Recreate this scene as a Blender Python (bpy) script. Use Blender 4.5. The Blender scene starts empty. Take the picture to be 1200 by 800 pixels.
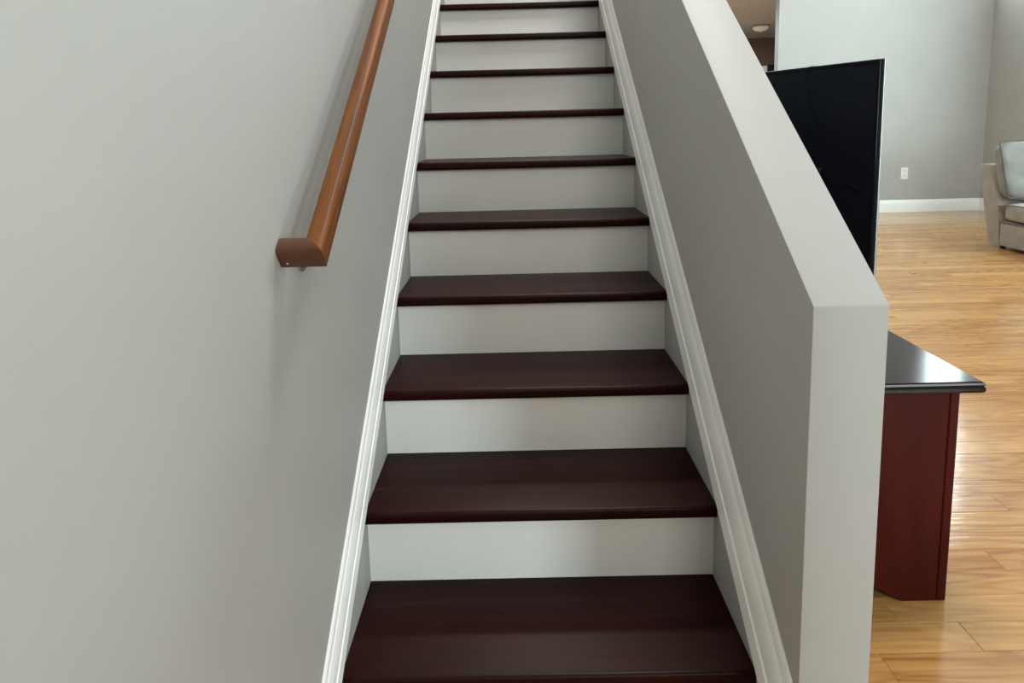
import bpy, bmesh, math, random
from mathutils import Vector, Matrix, noise

random.seed(7)
S = bpy.context.scene
COL = S.collection

# ------------------------------------------------------------------ camera
cam_data = bpy.data.cameras.new('camera')
cam_data.sensor_width = 36.0
cam_data.lens = 766.82 * 36.0 / 1200.0
cam_data.shift_y = -144.23 / 1200.0
cam_data.clip_start = 0.05
cam = bpy.data.objects.new('camera', cam_data)
COL.objects.link(cam)
S.camera = cam
YAW, PITCH, ROLL = 0.00724, -0.13859, -0.02559
_f = Vector((-math.sin(YAW) * math.cos(PITCH), math.cos(YAW) * math.cos(PITCH), math.sin(PITCH)))
_r = Vector((math.cos(YAW), math.sin(YAW), 0))
_u = _r.cross(_f)
_r2 = math.cos(ROLL) * _r + math.sin(ROLL) * _u
_u2 = -math.sin(ROLL) * _r + math.cos(ROLL) * _u
M = Matrix((( _r2.x, _u2.x, -_f.x, -0.0382), (_r2.y, _u2.y, -_f.y, -1.1799), (_r2.z, _u2.z, -_f.z, 1.2646), (0, 0, 0, 1)))
cam.matrix_world = M

# ------------------------------------------------------------------ world, daylight, exposure
W = bpy.data.worlds.new('world')
S.world = W
W.use_nodes = True
W.node_tree.nodes['Background'].inputs[0].default_value = (0.75, 0.88, 1.0, 1)
W.node_tree.nodes['Background'].inputs[1].default_value = 1.0


def area(name, loc, size, rot, power, color):
    d = bpy.data.lights.new(name, 'AREA')
    d.shape = 'RECTANGLE'
    d.size, d.size_y = size
    d.energy = power
    d.color = color
    o = bpy.data.objects.new(name, d)
    o.location = loc
    o.rotation_euler = rot
    COL.objects.link(o)
    return o


R90 = math.pi / 2
DAY = (0.82, 0.97, 1.0)
COOL = (0.72, 0.96, 1.0)
WARM = (1.0, 0.95, 0.86)
# daylight entering at the windows (see the windows below)
area('daylight_right_low', (6.10, 4.3, 1.6), (1.5, 3.0), (0, R90, 0), 92, COOL)
area('daylight_right_high', (6.10, 4.3, 3.75), (1.3, 3.0), (0, R90, 0), 178, COOL)
area('daylight_front_low', (4.0, -4.92, 1.7), (1.6, 1.8), (R90, 0, 0), 225, (0.74, 0.935, 1.0))
area('daylight_back_high', (5.82, 7.53, 3.75), (0.5, 1.5), (-R90, 0, 0), 30, DAY)
area('daylight_front_high', (1.15, -4.95, 3.6), (1.2, 1.2), (R90, 0, 0), 66, (0.98, 0.985, 0.96))
# window and lamp at the top of the stairs, plus added unseen fills
area('overhead_fill', (0.95, 1.1, 5.1), (0.9, 0.9), (0, 0, 0), 112, (0.98, 0.99, 0.97))  # added fill from above to brighten the wall cap, no fixture here
area('upstairs_ceiling_light', (0.12, 4.1, 5.16), (0.4, 0.4), (0, 0, 0), 58, (1.0, 0.86, 0.74))
area('daylight_upstairs', (0.05, 5.92, 4.35), (0.7, 1.1), (-R90, 0, 0), 8, DAY)
area('kitchen_fill', (2.2, 9.6, 2.85), (0.5, 0.5), (0, 0, 0), 150, (0.74, 0.86, 1.0))  # added fill that brightens the kitchen, apart from its ceiling lamp

S.view_settings.view_transform = 'Standard'
S.view_settings.look = 'None'
S.view_settings.gamma = 1.0
S.view_settings.use_curve_mapping = False
S.view_settings.exposure = 0.02


# ------------------------------------------------------------------ helpers
def tag(o, label=None, cat=None, group=None, kind=None):
    if label: o['label'] = label
    if cat: o['category'] = cat
    if group: o['group'] = group
    if kind: o['kind'] = kind
    return o


def obj(name, bm, mat, parent=None, smooth=False):
    """bm is in world coordinates; links it as one mesh object."""
    off = Vector((0, 0, 0))
    p = parent
    while p is not None:
        off += Vector(p.location)
        p = p.parent
    me = bpy.data.meshes.new(name)
    if off.length:
        bmesh.ops.translate(bm, verts=bm.verts, vec=-off)
    bmesh.ops.recalc_face_normals(bm, faces=bm.faces)
    bm.to_mesh(me)
    bm.free()
    if smooth:
        for q in me.polygons: q.use_smooth = True
        try: me.set_sharp_from_angle(angle=math.radians(smooth if smooth is not True else 40))
        except Exception: pass
    o = bpy.data.objects.new(name, me)
    me.materials.append(mat)
    COL.objects.link(o)
    if parent is not None: o.parent = parent
    return o


def struct(name, bm, mat, parent=None, smooth=False):
    o = obj(name, bm, mat, parent, smooth)
    if parent is None: o['kind'] = 'structure'
    return o


def empty(name, loc, label, cat, group=None):
    o = bpy.data.objects.new(name, None)
    o.location = loc
    COL.objects.link(o)
    return tag(o, label, cat, group)


def box(bm, x0, x1, y0, y1, z0, z1, bev=0.0, seg=1):
    r = bmesh.ops.create_cube(bm, size=1.0)
    vs = r['verts']
    for v in vs:
        v.co = Vector((x0 + (v.co.x + .5) * (x1 - x0), y0 + (v.co.y + .5) * (y1 - y0), z0 + (v.co.z + .5) * (z1 - z0)))
    if bev > 0:
        es = list({e for v in vs for e in v.link_edges})
        bmesh.ops.bevel(bm, geom=es, offset=bev, segments=seg, profile=0.5, affect='EDGES')
    return bm


def B(*a, **k):
    return box(bmesh.new(), *a, **k)


def extrude_prof(bm, prof, axis_vec):
    """prof: closed list of 3D points; extruded along axis_vec, capped."""
    n = len(prof)
    a = [bm.verts.new(Vector(p)) for p in prof]
    b = [bm.verts.new(Vector(p) + Vector(axis_vec)) for p in prof]
    for i in range(n):
        bm.faces.new((a[i], a[(i + 1) % n], b[(i + 1) % n], b[i]))
    bm.faces.new(list(reversed(a)))
    bm.faces.new(b)
    return bm


def P(prof, vec):
    return extrude_prof(bmesh.new(), prof, vec)


def lathe(bm, prof, center, axis='Z', n=32):
    """prof: list of (radius, height) along axis."""
    rings = []
    for r, h in prof:
        ring = []
        for i in range(n):
            a = 2 * math.pi * i / n
            c, s = r * math.cos(a), r * math.sin(a)
            v = {'Z': (c, s, h), 'X': (h, c, s), 'Y': (c, h, s)}[axis]
            ring.append(bm.verts.new(Vector(center) + Vector(v)))
        rings.append(ring)
    for k in range(len(rings) - 1):
        for i in range(n):
            bm.faces.new((rings[k][i], rings[k][(i + 1) % n], rings[k + 1][(i + 1) % n], rings[k + 1][i]))
    if prof[0][0] > 1e-5: bm.faces.new(rings[0])
    if prof[-1][0] > 1e-5: bm.faces.new(rings[-1])
    bmesh.ops.remove_doubles(bm, verts=bm.verts, dist=1e-6)
    return bm


def tube(bm, pts, rad, n=10):
    rings = []
    for i, p in enumerate(pts):
        p = Vector(p)
        d = (Vector(pts[min(i + 1, len(pts) - 1)]) - Vector(pts[max(i - 1, 0)])).normalized()
        a = d.cross(Vector((0.3, 0.2, 1))).normalized()
        b = d.cross(a)
        rings.append([bm.verts.new(p + rad * (math.cos(2 * math.pi * k / n) * a + math.sin(2 * math.pi * k / n) * b)) for k in range(n)])
    for i in range(len(rings) - 1):
        for k in range(n):
            bm.faces.new((rings[i][k], rings[i][(k + 1) % n], rings[i + 1][(k + 1) % n], rings[i + 1][k]))
    bm.faces.new(rings[0]); bm.faces.new(rings[-1])
    return bm


# ------------------------------------------------------------------ materials
def mat_base(name):
    m = bpy.data.materials.new(name)
    m.use_nodes = True
    nt = m.node_tree
    return m, nt, nt.nodes['Principled BSDF']


def N(nt, typ, **kw):
    n = nt.nodes.new(typ)
    for k, v in kw.items(): setattr(n, k, v)
    return n


def mapping(nt, scale, coord='Object'):
    tc = N(nt, 'ShaderNodeTexCoord')
    mp = N(nt, 'ShaderNodeMapping')
    mp.inputs['Scale'].default_value = scale
    nt.links.new(tc.outputs[coord], mp.inputs['Vector'])
    return mp


def ramp(nt, stops):
    r = N(nt, 'ShaderNodeValToRGB')
    e = r.color_ramp.elements
    while len(e) < len(stops): e.new(0.5)
    for k, (p, c) in enumerate(stops):
        e[k].position = p
        e[k].color = (*c, 1)
    return r


def paint(name, col, rough=0.6, bump=0.06, scale=220, vary=0.03, spec=0.4):
    m, nt, b = mat_base(name)
    mp = mapping(nt, (1, 1, 1))
    n2 = N(nt, 'ShaderNodeTexNoise'); n2.inputs['Scale'].default_value = 3.0; n2.inputs['Detail'].default_value = 3
    nt.links.new(mp.outputs[0], n2.inputs['Vector'])
    r = ramp(nt, [(0.3, tuple(c * (1 - vary) for c in col)), (0.7, tuple(min(1, c * (1 + vary)) for c in col))])
    nt.links.new(n2.outputs['Fac'], r.inputs['Fac'])
    nt.links.new(r.outputs['Color'], b.inputs['Base Color'])
    n1 = N(nt, 'ShaderNodeTexNoise'); n1.inputs['Scale'].default_value = scale; n1.inputs['Detail'].default_value = 2
    nt.links.new(mp.outputs[0], n1.inputs['Vector'])
    bp = N(nt, 'ShaderNodeBump'); bp.inputs['Strength'].default_value = bump; bp.inputs['Distance'].default_value = 0.002
    nt.links.new(n1.outputs['Fac'], bp.inputs['Height'])
    nt.links.new(bp.outputs['Normal'], b.inputs['Normal'])
    b.inputs['Roughness'].default_value = rough
    b.inputs['Specular IOR Level'].default_value = spec
    return m


def wood(name, dark, light, rough, scale=(2, 40, 40), bump=0.08, coat=0.0, spec=0.5, mid=None, tilt=0.0):
    m, nt, b = mat_base(name)
    mp = mapping(nt, scale)
    if tilt:
        m0 = mapping(nt, (1, 1, 1))
        m0.inputs['Rotation'].default_value = (tilt, 0, 0)
        nt.links.new(m0.outputs[0], mp.inputs['Vector'])
    w = N(nt, 'ShaderNodeTexNoise'); w.inputs['Scale'].default_value = 1.2; w.inputs['Detail'].default_value = 6; w.inputs['Roughness'].default_value = 0.6
    w.inputs['Distortion'].default_value = 0.6
    nt.links.new(mp.outputs[0], w.inputs['Vector'])
    st = [(0.32, dark), (0.68, light)] if mid is None else [(0.28, dark), (0.5, mid), (0.72, light)]
    r = ramp(nt, st)
    nt.links.new(w.outputs['Fac'], r.inputs['Fac'])
    nt.links.new(r.outputs['Color'], b.inputs['Base Color'])
    bp = N(nt, 'ShaderNodeBump'); bp.inputs['Strength'].default_value = bump; bp.inputs['Distance'].default_value = 0.001
    nt.links.new(w.outputs['Fac'], bp.inputs['Height'])
    nt.links.new(bp.outputs['Normal'], b.inputs['Normal'])
    b.inputs['Roughness'].default_value = rough
    b.inputs['Specular IOR Level'].default_value = spec
    b.inputs['Coat Weight'].default_value = coat
    b.inputs['Coat Roughness'].default_value = 0.15
    return m


def plain(name, col, rough=0.5, metal=0.0, spec=0.5, emit=None, es=0.0):
    m, nt, b = mat_base(name)
    b.inputs['Base Color'].default_value = (*col, 1)
    b.inputs['Roughness'].default_value = rough
    b.inputs['Metallic'].default_value = metal
    b.inputs['Specular IOR Level'].default_value = spec
    if emit:
        b.inputs['Emission Color'].default_value = (*emit, 1)
        b.inputs['Emission Strength'].default_value = es
    return m


def fabric(name, col, scale=500):
    m, nt, b = mat_base(name)
    mp = mapping(nt, (1, 1, 1))
    n = N(nt, 'ShaderNodeTexNoise'); n.inputs['Scale'].default_value = 9; n.inputs['Detail'].default_value = 5
    nt.links.new(mp.outputs[0], n.inputs['Vector'])
    r = ramp(nt, [(0.3, tuple(c * .86 for c in col)), (0.7, tuple(c * 1.1 for c in col))])
    nt.links.new(n.outputs['Fac'], r.inputs['Fac'])
    nt.links.new(r.outputs['Color'], b.inputs['Base Color'])
    n2 = N(nt, 'ShaderNodeTexNoise'); n2.inputs['Scale'].default_value = scale
    nt.links.new(mp.outputs[0], n2.inputs['Vector'])
    bp = N(nt, 'ShaderNodeBump'); bp.inputs['Strength'].default_value = 0.25; bp.inputs['Distance'].default_value = 0.002
    nt.links.new(n2.outputs['Fac'], bp.inputs['Height'])
    nt.links.new(bp.outputs['Normal'], b.inputs['Normal'])
    b.inputs['Roughness'].default_value = 0.9
    b.inputs['Sheen Weight'].default_value = 0.25
    b.inputs['Specular IOR Level'].default_value = 0.2
    return m


def oak_floor(name):
    """strip oak: tone per plank from the 'tone' face attribute, grain along x."""
    m, nt, b = mat_base(name)
    at = N(nt, 'ShaderNodeAttribute', attribute_name='tone')
    sep = N(nt, 'ShaderNodeSeparateColor')
    nt.links.new(at.outputs['Color'], sep.inputs[0])
    geo = N(nt, 'ShaderNodeNewGeometry')
    comb = N(nt, 'ShaderNodeCombineXYZ')
    mul = N(nt, 'ShaderNodeMath', operation='MULTIPLY'); mul.inputs[1].default_value = 37.0
    nt.links.new(sep.outputs[1], mul.inputs[0])
    nt.links.new(mul.outputs[0], comb.inputs[0]); nt.links.new(mul.outputs[0], comb.inputs[2])
    add = N(nt, 'ShaderNodeVectorMath', operation='ADD')
    nt.links.new(geo.outputs['Position'], add.inputs[0]); nt.links.new(comb.outputs[0], add.inputs[1])
    # long fine grain
    mp = N(nt, 'ShaderNodeMapping'); mp.inputs['Scale'].default_value = (2.2, 60, 60)
    nt.links.new(add.outputs[0], mp.inputs['Vector'])
    g = N(nt, 'ShaderNodeTexNoise'); g.inputs['Scale'].default_value = 1.0; g.inputs['Detail'].default_value = 5; g.inputs['Roughness'].default_value = 0.6
    nt.links.new(mp.outputs[0], g.inputs['Vector'])
    # cathedral figure: distorted rings
    mp2 = N(nt, 'ShaderNodeMapping'); mp2.inputs['Scale'].default_value = (1.6, 11, 11)
    nt.links.new(add.outputs[0], mp2.inputs['Vector'])
    wv = N(nt, 'ShaderNodeTexNoise'); wv.inputs['Scale'].default_value = 1.0; wv.inputs['Detail'].default_value = 1.0
    nt.links.new(mp2.outputs[0], wv.inputs['Vector'])
    fr = N(nt, 'ShaderNodeMath', operation='MULTIPLY'); fr.inputs[1].default_value = 60.0
    nt.links.new(wv.outputs['Fac'], fr.inputs[0])
    sn = N(nt, 'ShaderNodeMath', operation='SINE')
    nt.links.new(fr.outputs[0], sn.inputs[0])
    sm = N(nt, 'ShaderNodeMath', operation='MULTIPLY_ADD'); sm.inputs[1].default_value = 0.10; sm.inputs[2].default_value = 0.0
    nt.links.new(sn.outputs[0], sm.inputs[0])
    su = N(nt, 'ShaderNodeMath', operation='ADD')
    nt.links.new(g.outputs['Fac'], su.inputs[0]); nt.links.new(sm.outputs[0], su.inputs[1])
    tm = N(nt, 'ShaderNodeMath', operation='MULTIPLY_ADD'); tm.inputs[1].default_value = 0.34; tm.inputs[2].default_value = -0.17
    nt.links.new(sep.outputs[0], tm.inputs[0])
    s2 = N(nt, 'ShaderNodeMath', operation='ADD')
    nt.links.new(su.outputs[0], s2.inputs[0]); nt.links.new(tm.outputs[0], s2.inputs[1])
    r = ramp(nt, FLOOR_STOPS)
    nt.links.new(s2.outputs[0], r.inputs['Fac'])
    nt.links.new(r.outputs['Color'], b.inputs['Base Color'])
    n3 = N(nt, 'ShaderNodeTexNoise'); n3.inputs['Scale'].default_value = 14; n3.inputs['Detail'].default_value = 2
    nt.links.new(geo.outputs['Position'], n3.inputs['Vector'])
    bp = N(nt, 'ShaderNodeBump'); bp.inputs['Strength'].default_value = 0.30; bp.inputs['Distance'].default_value = 0.0010
    nt.links.new(su.outputs[0], bp.inputs['Height'])
    bp2 = N(nt, 'ShaderNodeBump'); bp2.inputs['Strength'].default_value = 0.12; bp2.inputs['Distance'].default_value = 0.004
    nt.links.new(n3.outputs['Fac'], bp2.inputs['Height']); nt.links.new(bp.outputs['Normal'], bp2.inputs['Normal'])
    nt.links.new(bp2.outputs['Normal'], b.inputs['Normal'])
    b.inputs['Roughness'].default_value = 0.14
    b.inputs['Specular IOR Level'].default_value = 0.5
    return m


FLOOR_STOPS = [(0.15, (0.285, 0.120, 0.035)), (0.40, (0.425, 0.207, 0.066)), (0.62, (0.50, 0.265, 0.092)), (0.85, (0.57, 0.325, 0.128))]
M_WALL = paint('wall_paint', (0.418, 0.405, 0.382), 0.55)
M_TRIM = paint('trim_paint', (0.90, 0.90, 0.87), 0.35, bump=0.05, scale=90, spec=0.5)
M_RISER = paint('riser_paint', (0.80, 0.785, 0.735), 0.33, bump=0.10, scale=60, spec=0.5)
M_CEIL = paint('ceiling_paint', (0.70, 0.69, 0.67), 0.8)
M_KWALL = paint('kitchen_wall_paint', (0.30, 0.20, 0.15), 0.7)
M_TREAD = wood('dark_mahogany', (0.010, 0.0014, 0.0011), (0.023, 0.0033, 0.0025), 0.36, (1.6, 38, 38), bump=0.06, spec=0.11)
M_STAND = wood('cherry_veneer', (0.032, 0.0038, 0.0030), (0.064, 0.0078, 0.0056), 0.34, (5, 5, 1.2), bump=0.03, spec=0.07)
M_STANDTOP = wood('cherry_top', (0.014, 0.006, 0.006), (0.026, 0.009, 0.008), 0.12, (14, 2, 14), bump=0.04, spec=0.14)
M_RAIL = wood('oak_handrail', (0.085, 0.022, 0.0028), (0.22, 0.068, 0.010), 0.48, (70, 2.5, 70), bump=0.08, spec=0.22, tilt=-0.629)
M_RETURN = wood('shaded_oak_end', (0.045, 0.014, 0.006), (0.12, 0.038, 0.012), 0.42, (8, 40, 40), bump=0.08)  # oak darkened: shade of the camera-facing end is put into the colour
M_FLOOR = oak_floor('oak_strip_floor')
M_GAP = plain('floor_joint', (0.22, 0.12, 0.05), 0.7)
M_NICKEL = plain('nickel', (0.62, 0.60, 0.57), 0.28, 1.0)
M_BLACK = plain('black_plastic', (0.003, 0.004, 0.007), 0.10, spec=0.12)
M_SCREEN = plain('screen_glass', (0.004, 0.004, 0.005), 0.08)
M_EDGE = plain('bezel_metal', (0.55, 0.58, 0.58), 0.35, 0.8)
M_SOFA = fabric('taupe_fabric', (0.30, 0.265, 0.225))
M_CUSH = fabric('pale_fabric', (0.22, 0.22, 0.205))
M_PIPE = fabric('piping_fabric', (0.10, 0.085, 0.068))
M_DARKFOOT = plain('dark_foot', (0.02, 0.015, 0.012), 0.5)
M_OUTLET = plain('outlet_plastic', (0.80, 0.80, 0.78), 0.35)
M_SLOT = plain('slot_dark', (0.05, 0.05, 0.05), 0.6)
M_GLASS = plain('lamp_glass', (0.85, 0.80, 0.70), 0.12, emit=(1.0, 0.85, 0.6), es=0.15)
M_PANE = plain('window_pane', (0.9, 0.95, 1.0), 0.02, emit=(0.80, 0.93, 1.0), es=1.2)
M_WHITE = plain('white_enamel', (0.85, 0.85, 0.84), 0.3)
M_DARKBAND = plain('black_enamel', (0.01, 0.01, 0.012), 0.3)

# ------------------------------------------------------------------ dimensions
RISE, RUN, NOSE, TH = 0.19, 0.26, 0.0268, 0.030
HW = 0.41                       # half width of the treads
XL, XR = -0.411, 0.412          # faces of the left wall and of the stair wall
XR2 = 0.529                     # far face of the stair wall
YW = -0.206                     # front face of the stair wall
ZW = 0.981
SL = 0.7365
YB = 7.57                       # back wall of the living room
XE = 6.18                       # right wall
YK = 12.3                       # kitchen far wall
YF = -5.0
ZC = 5.2
ZL = 2.90                       # low ceiling under the upper storey
NST = 15
ZUP = 16 * RISE                 # upper floor
YUP = NST * RUN                 # last riser

# ------------------------------------------------------------------ setting
struct('floor', B(XL, XE, YF, YK, -0.15, -0.0125), M_GAP)
floor = bpy.data.objects['floor']


def tone_mesh(name, plist, parent, kind=None):
    """plist: (x0,x1,y0,y1,tone,seed,tilt)"""
    bm = bmesh.new()
    lay = bm.loops.layers.color.new('tone')
    for (x0, x1, y0, y1, t, s, tilt) in plist:
        c = 0.0012
        zt = [0.0 + random.uniform(-.0004, .0004)] * 4
        zt = [zt[0] - tilt, zt[1] - tilt, zt[2] + tilt, zt[3] + tilt]
        lo = [bm.verts.new(p) for p in ((x0, y0, -0.012), (x1, y0, -0.012), (x1, y1, -0.012), (x0, y1, -0.012))]
        md = [bm.verts.new((v.co.x, v.co.y, -0.0009)) for v in lo]
        up = [bm.verts.new(p) for p in ((x0 + c, y0 + c, zt[0]), (x1 - c, y0 + c, zt[1]), (x1 - c, y1 - c, zt[2]), (x0 + c, y1 - c, zt[3]))]
        fs = []
        for i in range(4):
            j = (i + 1) % 4
            fs.append(bm.faces.new((lo[i], lo[j], md[j], md[i])))
            fs.append(bm.faces.new((md[i], md[j], up[j], up[i])))
        fs.append(bm.faces.new(up))
        for f in fs:
            for l in f.loops: l[lay] = (t, s, 0, 1)
    o = obj(name, bm, M_FLOOR, parent)
    if kind: o['kind'] = kind
    return o


PW = 0.0925
rest = []
nsingle = 0
row0 = int(math.floor((YF - 0.412) / PW)) + 1
row1 = int(math.floor((YB + 2.4 - 0.412) / PW))
fixed = {0: [0.905], -1: [0.63, 1.05], -2: [0.80, 1.55], 2: [1.31]}
for k in range(row0, row1 + 1):
    y0 = 0.412 + (k - 1) * PW
    y1 = y0 + PW
    # left limit: stair flight and stair wall stand on the floor from y = YW on
    xl = XL + 0.002 if y1 < YW - 0.01 else XR2 + 0.002
    if y1 > YUP + 0.1: xl = XR2 + 0.002
    x = xl
    cuts = fixed.get(k)
    ends = []
    if cuts:
        ends = list(cuts)
        x_ = ends[-1]
    else:
        x_ = xl + random.uniform(0.15, 1.0)
        ends = [x_]
    while x_ < XE - 0.05:
        x_ += random.uniform(0.45, 1.25)
        ends.append(min(x_, XE - 0.002))
        if x_ >= XE: break
    for e in ends:
        if e - x < 0.02: continue
        rec = (x, e, y0, y1, random.random(), random.random(), random.uniform(-.0002, .0003))
        yc = (y0 + y1) / 2
        near = 0.0 < yc < 2.1 and x < 0.80 * (yc + 1.18) + 0.1 and e > 0.54
        if near:
            tone_mesh('plank', [rec], floor); nsingle += 1
        else:
            rest.append(rec)
        x = e
    # end
tone_mesh('floor_plank_field', rest, floor, 'stuff')

# shell walls
struct('wall_left', B(XL - 0.14, XL, YF, YK, -0.15, ZC), M_WALL)
struct('wall_front', B(XL - 0.14, XE + 0.14, YF - 0.14, YF, -0.15, ZC), M_WALL)
struct('wall_right', B(XE, XE + 0.14, YF, YK, -0.15, ZC), M_WALL)
struct('wall_back', B(3.42, XE, YB, YB + 0.12, -0.012, ZC), M_WALL)
struct('wall_kitchen', B(XL, XE, YK, YK + 0.14, -0.15, ZC), M_KWALL)
struct('ceiling', B(XL - 0.14, XE + 0.14, YF, YK + 0.14, ZC, ZC + 0.15), M_CEIL)
# upper storey: slab over the kitchen, its underside is the low ceiling
bm = bmesh.new()
box(bm, XL, XR2 + 0.3, YUP + 0.02, YB, ZL, ZUP)
struct('ceiling_low', bm, M_CEIL)
struct('wall_upstairs', B(XL, XR2 + 0.3, 6.0, 6.12, ZUP, ZC), M_WALL)
struct('ceiling_kitchen', B(XL, XE, YB + 0.121, YK, ZL, ZUP), M_CEIL)

# stair wall: low wall with a cap that climbs with the stairs
ytop = YUP + 0.25
ztop = ZW + SL * (ytop - YW)
prof = [(XR, YW, -0.012), (XR, ytop, -0.012), (XR, ytop, ztop), (XR, YW, ZW)]
bm = P(prof, (XR2 - XR, 0, 0))
es = [e for e in bm.edges]
bmesh.ops.bevel(bm, geom=es, offset=0.003, segments=2, profile=0.5, affect='EDGES')
struct('wall_stair', bm, M_WALL, smooth=30)

# baseboards
def baseboard(name, p0, p1, nrm, h=0.165, d=0.016):
    p0 = Vector(p0); p1 = Vector(p1); n = Vector(nrm)
    pts = [(0, 0), (d, 0), (d, h * .74), (d * .8, h * .80), (d * .55, h * .86), (d * .45, h * .95), (d * .2, h), (0, h)]
    bm = P([p0 + n * a + Vector((0, 0, b)) for a, b in pts], p1 - p0)
    return struct(name, bm, M_TRIM, smooth=30)

baseboard('baseboard_back', (3.42, YB, 0), (XE - 0.017, YB, 0), (0, -1, 0))
baseboard('baseboard_right', (XE, YF + .02, 0), (XE, YB, 0), (-1, 0, 0))

# windows: frame, sashes, pane
def window(name, axis, c, w, z0, z1, inward, bars=(1, 1)):
    """axis 'x': lies in a plane x = c[0]; c = centre along the wall"""
    root = None
    t = 0.07
    def seg(a0, a1, b0, b1, d0, d1):
        if axis == 'x':
            xs = sorted((c[0] + inward * d0, c[0] + inward * d1))
            return B(xs[0], xs[1], c[1] + a0, c[1] + a1, b0, b1)
        ys = sorted((c[1] + inward * d0, c[1] + inward * d1))
        return B(c[0] + a0, c[0] + a1, ys[0], ys[1], b0, b1)
    h = w / 2
    bm = bmesh.new()
    for a in ((-h - t, -h, z0 - t, z1 + t), (h, h + t, z0 - t, z1 + t), (-h, h, z1, z1 + t), (-h, h, z0 - t, z0)):
        q = seg(a[0], a[1], a[2], a[3], 0, 0.03)
        me = bpy.data.meshes.new('tmp'); q.to_mesh(me); q.free(); bm.from_mesh(me); bpy.data.meshes.remove(me)
    root = struct(name, bm, M_TRIM)
    nx, nz = bars
    for i in range(nx):
        for j in range(nz):
            a0 = -h + w * i / nx + .02; a1 = -h + w * (i + 1) / nx - .02
            b0 = z0 + (z1 - z0) * j / nz + .02; b1 = z0 + (z1 - z0) * (j + 1) / nz - .02
            obj('window_pane', seg(a0, a1, b0, b1, 0.004, 0.012), M_PANE, root)
    for i in range(1, nx):
        a = -h + w * i / nx
        obj('window_bar', seg(a - .02, a + .02, z0, z1, 0.003, 0.022), M_TRIM, root)
    for j in range(1, nz):
        b = z0 + (z1 - z0) * j / nz
        obj('window_rail', seg(-h, h, b - .02, b + .02, 0.003, 0.024), M_TRIM, root)
    return root

window('window_1', 'x', (XE, 4.3), 3.0, 0.85, 2.35, -1, (3, 2))
window('window_2', 'x', (XE, 4.3), 3.0, 3.1, 4.4, -1, (3, 1))
window('window_3', 'y', (4.0, YF), 1.6, 0.8, 2.6, 1, (2, 2))
window('window_4', 'y', (5.82, YB), 0.5, 3.0, 4.5, -1, (1, 2))
window('window_5', 'y', (1.15, YF), 1.2, 3.0, 4.2, 1, (2, 1))
window('window_6', 'y', (0.05, 6.0), 0.7, 3.8, 4.9, -1, (1, 2))

# ------------------------------------------------------------------ staircase
stairs = empty('staircase', (0, 0, 0), 'straight indoor staircase with dark mahogany treads and white painted risers', 'staircase')


def tread_bm(z, y0, y1):
    """rounded nosing at y0, top at z"""
    r = 0.009
    pr = [(y1, z - TH), (y1, z)]
    pr += [(y0 + r - r * math.sin(a), z - r + r * math.cos(a)) for a in [math.radians(q) for q in (0, 22, 45, 68, 90)]]
    pr += [(y0 + r - r * math.cos(a), z - TH + r - r * math.sin(a)) for a in [math.radians(q) for q in (0, 22, 45, 68, 90)]]
    return P([(XL + 0.0006, y, zz) for y, zz in pr], (XR - XL - 0.0012, 0, 0))


for k in range(1, NST + 1):
    z = k * RISE
    yf = (k - 1) * RUN
    obj('tread', tread_bm(z, yf - NOSE, yf + RUN + 0.012), M_TREAD, stairs, smooth=35)
for k in range(1, NST + 2):
    z0 = (k - 1) * RISE + (0.0003 if k > 1 else 0)
    z1 = k * RISE - TH - 0.0003
    yf = (k - 1) * RUN
    obj('riser', B(XL + 0.0003, XR - 0.0003, yf, yf + 0.0115, z0, z1), M_RISER, stairs)
    # thin caulk line at the foot of the riser
# sloping moulding on both walls
cs = 1 / math.hypot(1, RISE / RUN)
D = Vector((0, cs, cs * RISE / RUN))


def nose_z(y):
    return RISE + (y + NOSE) * RISE / RUN


def moulding(side, xw, n0, n1, d, y0, y1):
    """profile across the moulding: (fraction of its width, depth)"""
    pts = [(0, 0), (0, d), (.30, d * .88), (.325, d * .66), (.35, d * .66), (.38, d * .80), (.50, d * .76), (.66, d * .60), (.76, d * .44), (.79, d * .30),
           (.82, d * .38), (.95, d * .28), (1, d * .12), (1, 0)]
    prof = [Vector((xw - side * dd, y0, nose_z(y0) + n0 + f * (n1 - n0))) for f, dd in pts]
    L = y1 - y0
    o = obj('skirt_moulding', P(prof, (0, L, L * RISE / RUN)), M_TRIM, stairs, smooth=25)
    return o


moulding(-1, XL + 0.0005, 0.066, 0.166, 0.018, -0.30, YUP)
moulding(1, XR - 0.0005, 0.085, 0.245, 0.022, YW + 0.004, YUP)
obj('landing_tread', B(-HW, HW, YUP - NOSE, YUP + 0.02, ZUP - TH, ZUP, bev=0.008, seg=2), M_TREAD, stairs)

# ------------------------------------------------------------------ handrail
XI, RB, RH = -0.338, 0.032, 0.043
Y0R, Z0R = -0.170, 1.051
RS = 0.728
rc = 1 / math.hypot(1, RS)
RD = Vector((0, rc, rc * RS)); RN = Vector((0, -rc * RS, rc))
hand = empty('handrail', (XL, Y0R, Z0R), 'slim oak handrail mounted on the left wall along the stairs', 'handrail')


def rounded(w, h, r, n=3):
    out = []
    for cx, cy, a0 in ((w - r, h - r, 0), (r, h - r, 90), (r, r, 180), (w - r, r, 270)):
        for i in range(n + 1):
            a = math.radians(a0 + 90 * i / n)
            out.append((cx + r * math.cos(a), cy + r * math.sin(a)))
    return out


sec = rounded(RB, RH, 0.008)
o0 = Vector((XI - RB, Y0R, Z0R))
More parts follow.
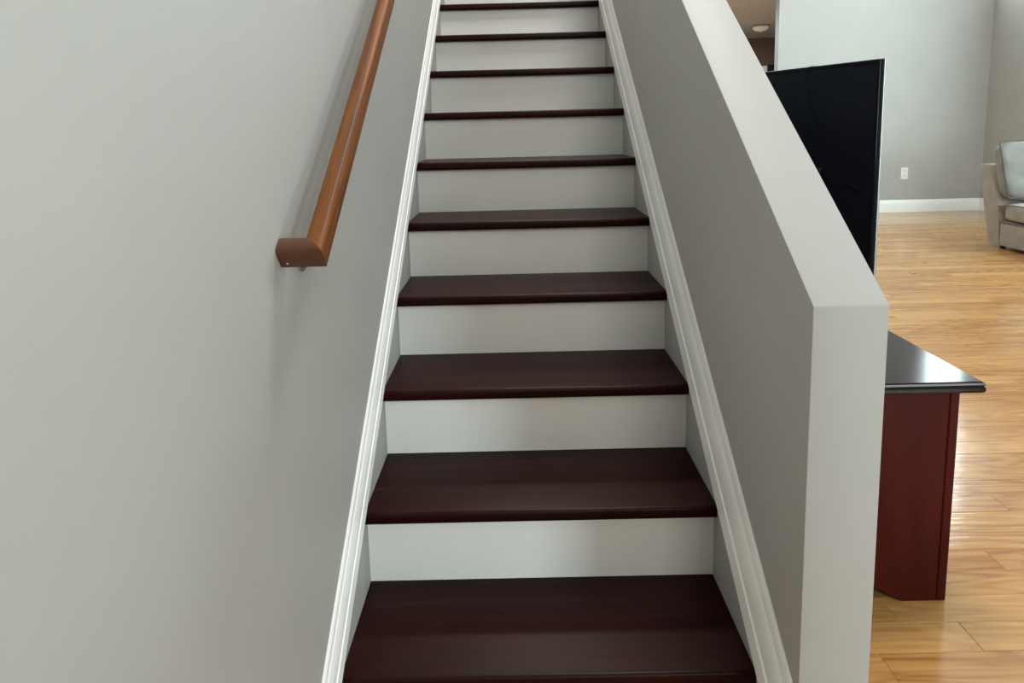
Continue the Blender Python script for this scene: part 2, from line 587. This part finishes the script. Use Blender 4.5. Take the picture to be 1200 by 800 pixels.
# rail with mitred lower end (cut at 45 degrees across its width)
bm = bmesh.new()
a = []; b = []
for u, v in sec:
    p = o0 + Vector((u, 0, 0)) + RN * v
    a.append(bm.verts.new(p + RD * (RB - u)))
    b.append(bm.verts.new(p + RD * 5.0))
n = len(sec)
for i in range(n): bm.faces.new((a[i], a[(i + 1) % n], b[(i + 1) % n], b[i]))
bm.faces.new(a); bm.faces.new(b)
obj('rail', bm, M_RAIL, hand, smooth=40)
# return to the wall, same section turned
bm = bmesh.new()
a = []; b = []
for u, v in sec:
    p = o0 + RN * v + RD * (RB - u)
    a.append(bm.verts.new(p + Vector((u, 0, 0))))
    b.append(bm.verts.new(Vector((XL + 0.001, p.y, p.z))))
for i in range(n): bm.faces.new((a[i], a[(i + 1) % n], b[(i + 1) % n], b[i]))
bm.faces.new(a); bm.faces.new(b)
ret = obj('rail_return', bm, M_RETURN, hand, smooth=40)
ret['label'] = 'mitred end piece of the handrail with shade painted in, meeting the wall'
# nail head in the return
c = o0 + RN * 0.014 + Vector((-0.028, 0, 0))
bm = bmesh.new()
bmesh.ops.create_uvsphere(bm, u_segments=8, v_segments=6, radius=0.0022)
bmesh.ops.translate(bm, verts=bm.verts, vec=c)
obj('nail_head', bm, M_NICKEL, ret, smooth=True)


def bracket(t):
    """wall rosette, curved arm and saddle under the rail at distance t along it"""
    c = o0 + Vector((RB / 2, 0, 0)) + RD * t            # under side of the rail
    wz = c.z - 0.067
    bm = bmesh.new()
    lathe(bm, [(0.024, 0.0), (0.024, 0.004), (0.019, 0.008), (0.008, 0.011), (0.0, 0.011)], (XL + 0.0005, c.y, wz), 'X', 24)
    pl = obj('bracket_plate', bm, M_NICKEL, hand, smooth=40)
    for s in (-1, 1):
        q = bmesh.new()
        bmesh.ops.create_uvsphere(q, u_segments=8, v_segments=6, radius=0.003)
        bmesh.ops.translate(q, verts=q.verts, vec=(XL + 0.008, c.y, wz + s * 0.015))
        obj('screw', q, M_NICKEL, pl, smooth=True)
    pts = []
    for i in range(9):
        s = i / 8 * math.pi / 2
        pts.append((XL + 0.008 + (c.x - XL - 0.008) * math.sin(s), c.y, wz + (c.z - 0.006 - wz) * (1 - math.cos(s))))
    obj('bracket_arm', tube(bmesh.new(), pts, 0.0055), M_NICKEL, hand, smooth=True)
    pr = [c + RD * dd + RN * nn for dd, nn in ((-.025, -.003), (.025, -.003), (.025, 0), (-.025, 0))]
    obj('bracket_saddle', P([q - Vector((0.010, 0, 0)) for q in pr], (0.020, 0, 0)), M_NICKEL, hand)

bracket(0.115)
for t in (1.6, 3.2, 4.6): bracket(t)

# ------------------------------------------------------------------ television stand
SX0, SX1, SY0, SY1 = XR2 + 0.03, 1.067, 0.395, 2.35
stand = empty('television_stand', (0.80, 1.35, 0), 'low dark cherry cabinet with a glossy top behind the stair wall', 'TV stand')
# top with moulded edge
def ring_top():
    pr = [(0.0, 0.583), (0.040, 0.583), (0.045, 0.588), (0.045, 0.596), (0.040, 0.600), (0.044, 0.604), (0.042, 0.609), (0.036, 0.612)]
    bm = bmesh.new()
    rings = []
    for d, z in pr:
        rings.append([bm.verts.new(p) for p in ((SX0, SY0 - d * .6, z), (SX1 + d, SY0 - d * .6, z), (SX1 + d, SY1 + d, z), (SX0, SY1 + d, z))])
    for k in range(len(rings) - 1):
        for i in range(4):
            bm.faces.new((rings[k][i], rings[k][(i + 1) % 4], rings[k + 1][(i + 1) % 4], rings[k + 1][i]))
    bm.faces.new(rings[0]); bm.faces.new(rings[-1])
    return bm
obj('top', ring_top(), M_STANDTOP, stand, smooth=25)


def end_panel(y0, y1):
    # scalloped lower edge between two feet
    xa, xb = SX0, SX1 - 0.026
    pts = [(xa, 0.583), (xa, 0.0), (xa + 0.09, 0.0)]
    m = 14
    for i in range(m + 1):
        t = i / m
        x = xa + 0.09 + t * (xb - xa - 0.18)
        e = min(t, 1 - t) / 0.22
        z = 0.040 * (3 * min(e, 1) ** 2 - 2 * min(e, 1) ** 3)
        pts.append((x, z))
    pts += [(xb, 0.0), (xb, 0.583)]
    return P([(x, y0, z) for x, z in pts], (0, y1 - y0, 0))
obj('end_panel', end_panel(SY0, SY0 + 0.02), M_STAND, stand)
obj('end_panel', end_panel(SY1 - 0.02, SY1), M_STAND, stand)
obj('corner_stile', B(SX1 - 0.025, SX1, SY0 - 0.003, SY0 + 0.05, 0, 0.583, bev=0.003), M_STAND, stand)
obj('corner_stile', B(SX1 - 0.025, SX1, SY1 - 0.05, SY1 + 0.003, 0, 0.583, bev=0.003), M_STAND, stand)
obj('back_panel', B(SX0 + .003, SX0 + 0.012, SY0 + 0.0205, SY1 - 0.0205, 0.05, 0.582), M_STAND, stand)
obj('bottom_panel', B(SX0 + 0.013, SX1 - 0.03, SY0 + 0.0205, SY1 - 0.0205, 0.06, 0.08), M_STAND, stand)
obj('shelf', B(SX0 + 0.013, SX1 - 0.04, SY0 + 0.0205, SY1 - 0.0205, 0.30, 0.318), M_STAND, stand)
obj('plinth', B(SX1 - 0.045, SX1 - 0.028, SY0 + 0.051, SY1 - 0.051, 0.03, 0.10), M_STAND, stand)
nd = 3
for i in range(nd):
    ya = SY0 + 0.052 + i * (SY1 - SY0 - 0.104) / nd
    yb = ya + (SY1 - SY0 - 0.104) / nd - 0.004
    d = obj('door', B(SX1 - 0.022, SX1 - 0.002, ya, yb, 0.105, 0.578, bev=0.003), M_STAND, stand)
    bm = bmesh.new()
    lathe(bm, [(0.006, 0), (0.006, 0.012), (0.013, 0.016), (0.013, 0.024), (0.0, 0.027)], (SX1 - 0.002, yb - 0.04, 0.36), 'X', 14)
    obj('knob', bm, M_NICKEL, d, smooth=40)

# ------------------------------------------------------------------ television
TVD = Vector((-0.39, 0.92, 0)).normalized()      # along the set, from its near edge to its far edge
TVN = Vector((TVD.y, -TVD.x, 0))                 # the way the screen faces
TV0 = Vector((1.085, 0.85, 0))
TW, TZ0, TZ1 = 1.23, 0.742, 1.440
tvc = TV0 + TVD * TW / 2
tv = empty('television', (tvc.x, tvc.y, 0.613), 'large flat glossy black television on the dark cherry cabinet', 'television')


def tvbox(u0, u1, n0, n1, z0, z1, bev=0.0):
    bm = B(u0, u1, n0, n1, z0, z1, bev=bev, seg=2)
    for v in bm.verts:
        p = TV0 + TVD * v.co.x + TVN * v.co.y
        v.co = Vector((p.x, p.y, v.co.z))
    return bm
obj('back_shell', tvbox(0.0, TW, -0.012, 0.0, TZ0, TZ1, 0.0015), M_BLACK, tv, smooth=30)
# thicker lower housing with sloped upper edge
def housing():
    pts = [(-0.0125, TZ0 + 0.02), (-0.055, TZ0 + 0.035), (-0.055, TZ0 + 0.30), (-0.0125, TZ0 + 0.36)]
    bm = bmesh.new()
    a = []; b = []
    for nn, z in pts:
        for lst, u in ((a, 0.20 if z > TZ0 + .03 else 0.18), (b, TW - 0.20)):
            p = TV0 + TVD * u + TVN * nn
            lst.append(bm.verts.new((p.x, p.y, z)))
    for i in range(4): bm.faces.new((a[i], a[(i + 1) % 4], b[(i + 1) % 4], b[i]))
    bm.faces.new(a); bm.faces.new(b)
    return bm
obj('rear_housing', housing(), M_BLACK, tv)
# shallow ridges shaped to stand in for reflections on the glossy back
def ridge(uz, r):
    pts = []
    for u, z in uz:
        p = TV0 + TVD * u + TVN * (-0.0125 + r * .86)
        pts.append((p.x, p.y, z))
    return tube(bmesh.new(), pts, r, 10)
obj('reflection_ridge', ridge([(0.292, 1.436), (0.284, 1.41), (0.270, 1.365), (0.256, 1.325), (0.242, 1.29), (0.222, 1.235)], 0.030), M_BLACK, tv, smooth=True)
obj('reflection_ridge', ridge([(0.115, 1.062), (0.085, 1.048), (0.05, 1.030)], 0.016), M_BLACK, tv, smooth=True)
for q in ((0.0, 0.012, TZ0, TZ1), (TW - 0.012, TW, TZ0, TZ1), (0.0125, TW - 0.0125, TZ1 - 0.010, TZ1)):
    obj('edge_strip', tvbox(q[0], q[1], -0.016, -0.0122, q[2], q[3], 0.001), M_BLACK, tv)
obj('bezel', tvbox(-0.003, TW + 0.003, 0.0003, 0.008, TZ0 - 0.006, TZ1 + 0.003, 0.001), M_EDGE, tv)
obj('screen', tvbox(0.008, TW - 0.008, 0.0083, 0.0092, TZ0 + 0.012, TZ1 - 0.008), M_SCREEN, tv)
obj('stand_neck', tvbox(TW / 2 - 0.09, TW / 2 + 0.09, -0.04, -0.023, 0.62, TZ0 + 0.10, 0.003), M_BLACK, tv)
obj('stand_foot', tvbox(TW / 2 - 0.30, TW / 2 + 0.30, -0.13, 0.12, 0.6125, 0.626, 0.004), M_BLACK, tv)

# ------------------------------------------------------------------ sofa
GX0, GX1 = 4.53, 5.55
sofa = empty('sofa', (5.0, 4.75, 0), 'taupe fabric armless sofa section near the far corner of the living room', 'sofa')
# slanted back frame
prof = [(GX0, 4.965, 0.035), (GX0, 5.10, 0.035), (GX0, 5.29, 0.775), (GX0, 5.285, 0.79), (GX0, 5.17, 0.795), (GX0, 5.155, 0.785), (GX0, 5.00, 0.42)]
bm = P(prof, (GX1 - GX0, 0, 0))
bmesh.ops.bevel(bm, geom=list(bm.edges), offset=0.006, segments=2, profile=0.5, affect='EDGES')
obj('back_frame', bm, M_SOFA, sofa, smooth=35)
obj('seat_base', B(GX0 + 0.004, GX1 - 0.004, 4.20, 4.962, 0.035, 0.265, bev=0.012, seg=3), M_SOFA, sofa, smooth=35)
obj('base_welt', tube(bmesh.new(), [(GX0, 4.955, 0.262), (GX0, 4.60, 0.262), (GX0, 4.205, 0.262)], 0.007, 8), M_PIPE, sofa, smooth=True)


def pillow(x0, x1, y0, y1, z0, z1, p=4.0, puff=0.0, crumple=0.0):
    """soft superellipsoid box"""
    bm = bmesh.new()
    bmesh.ops.create_uvsphere(bm, u_segments=56, v_segments=36, radius=1.0)
    c = Vector(((x0 + x1) / 2, (y0 + y1) / 2, (z0 + z1) / 2))
    h = Vector(((x1 - x0) / 2, (y1 - y0) / 2, (z1 - z0) / 2))
    for v in bm.verts:
        d = v.co.normalized()
        k = (abs(d.x) ** p + abs(d.y) ** p + abs(d.z) ** p) ** (-1 / p)
        q = d * k
        v.co = Vector((c.x + q.x * h.x, c.y + q.y * h.y * (1 + puff * (1 - q.x * q.x) * (1 - q.z * q.z)), c.z + q.z * h.z))
    if crumple:
        for v in bm.verts:
            q = v.co
            v.co = q + crumple * Vector((noise.noise(q * 5.0), noise.noise(q * 5.0 + Vector((9, 2, 5))) * 1.3 + 0.5 * noise.noise(q * 13.0), noise.noise(q * 4.0 + Vector((3, 7, 1)))))
    return bm
obj('seat_cushion', pillow(GX0 - 0.015, GX1, 4.17, 5.0, 0.268, 0.445, 6), M_SOFA, sofa, smooth=True)
obj('seat_piping', tube(bmesh.new(), [(GX0 - 0.008, 4.99, 0.40), (GX0 - 0.014, 4.80, 0.432), (GX0 - 0.014, 4.5, 0.432), (GX0 - 0.010, 4.22, 0.425)], 0.006, 8), M_PIPE, sofa, smooth=True)
for x in (GX0 + 0.06, GX1 - 0.06):
    for y in (4.26, 4.98):
        bm = bmesh.new()
        lathe(bm, [(0.022, 0.0), (0.028, 0.036)], (x, y, 0), 'Z', 14)
        obj('foot', bm, M_DARKFOOT, sofa, smooth=30)
# loose back cushion leaning on the frame
cu = empty('sofa_cushion', (5.0, 5.0, 0.45), 'pale grey boxy back cushion leaning on the taupe sofa', 'cushion')
CT = math.radians(-14)


def lean(bm):
    bmesh.ops.rotate(bm, verts=bm.verts, cent=(5.0, 5.0, 0.45), matrix=Matrix.Rotation(CT, 3, 'X'))
    return bm
CX0, CX1, CY0, CY1, CZ0, CZ1 = GX0 - 0.02, GX1 - 0.03, 4.86, 4.995, 0.448, 1.015
obj('cushion_cover', lean(pillow(CX0, CX1, CY0, CY1, CZ0, CZ1, 6, puff=0.35, crumple=0.022)), M_CUSH, cu, smooth=True)
for yy in (CY0 + 0.020,):
    xa, xb, za, zb = CX0 + 0.008, CX1 - 0.008, CZ0 + 0.012, CZ1 - 0.006
    r = 0.035
    pts = []
    for cx, cz, a0 in ((xb - r, zb - r, 0), (xa + r, zb - r, 90), (xa + r, za + r, 180), (xb - r, za + r, 270)):
        for i in range(7):
            a = math.radians(a0 + 90 * i / 6)
            q = Vector((cx + r * math.cos(a), yy, cz + r * math.sin(a)))
            pts.append(q + 0.022 * Vector((noise.noise(q * 5.0), noise.noise(q * 5.0 + Vector((9, 2, 5))) * 1.3, noise.noise(q * 4.0 + Vector((3, 7, 1))))))
    pts.append(pts[0])
    obj('piping', lean(tube(bmesh.new(), pts, 0.007, 8)), M_PIPE, cu, smooth=True)

# ------------------------------------------------------------------ wall outlet
ox, oz = 5.146, 0.52
out = empty('wall_outlet', (ox, YB, oz), 'small white electrical outlet low on the pale back wall', 'outlet')
obj('cover_plate', B(ox - 0.047, ox + 0.047, YB - 0.006, YB - 0.0003, oz - 0.078, oz + 0.078, bev=0.003, seg=2), M_OUTLET, out)
for s in (-1, 1):
    rec = obj('receptacle', B(ox - 0.022, ox + 0.022, YB - 0.009, YB - 0.0062, oz + s * 0.033 - 0.022, oz + s * 0.033 + 0.022, bev=0.002), M_OUTLET, out)
    for dx in (-0.008, 0.008):
        obj('slot', B(ox + dx - 0.0018, ox + dx + 0.0018, YB - 0.0096, YB - 0.0088, oz + s * 0.033 - 0.004, oz + s * 0.033 + 0.010), M_SLOT, rec)

# ------------------------------------------------------------------ kitchen beyond the wall end
lx, ly = 4.26, 10.5
lamp = empty('ceiling_lamp', (lx, ly, ZL), 'round flush ceiling lamp with glass bowl over the kitchen', 'ceiling lamp')
bm = bmesh.new()
lathe(bm, [(0.15, 0.0), (0.155, -0.012), (0.155, -0.028), (0.14, -0.034), (0.0, -0.034)], (lx, ly, ZL - 0.0005), 'Z', 32)
obj('lamp_ring', bm, M_NICKEL, lamp, smooth=30)
bm = bmesh.new()
lathe(bm, [(0.135, -0.035), (0.13, -0.055), (0.105, -0.085), (0.06, -0.105), (0.012, -0.112), (0.0, -0.112)], (lx, ly, ZL - 0.0005), 'Z', 32)
obj('glass_bowl', bm, M_GLASS, lamp, smooth=60)
bm = bmesh.new()
lathe(bm, [(0.012, -0.1125), (0.014, -0.12), (0.006, -0.13), (0.0, -0.132)], (lx, ly, ZL - 0.0005), 'Z', 16)
obj('finial', bm, M_NICKEL, lamp, smooth=60)

kc = empty('kitchen_cabinet', (4.2, 10.6, 0), 'tall white cupboard with black door edge glimpsed past the wall end', 'cupboard')
obj('cabinet_body', B(3.95, 4.31, 10.28, 11.0, 0, 2.19, bev=0.004), M_WHITE, kc)
obj('cabinet_door', B(4.314, 4.60, 10.26, 11.0, 0, 2.21, bev=0.004), M_DARKBAND, kc)['label'] = 'black door edge'
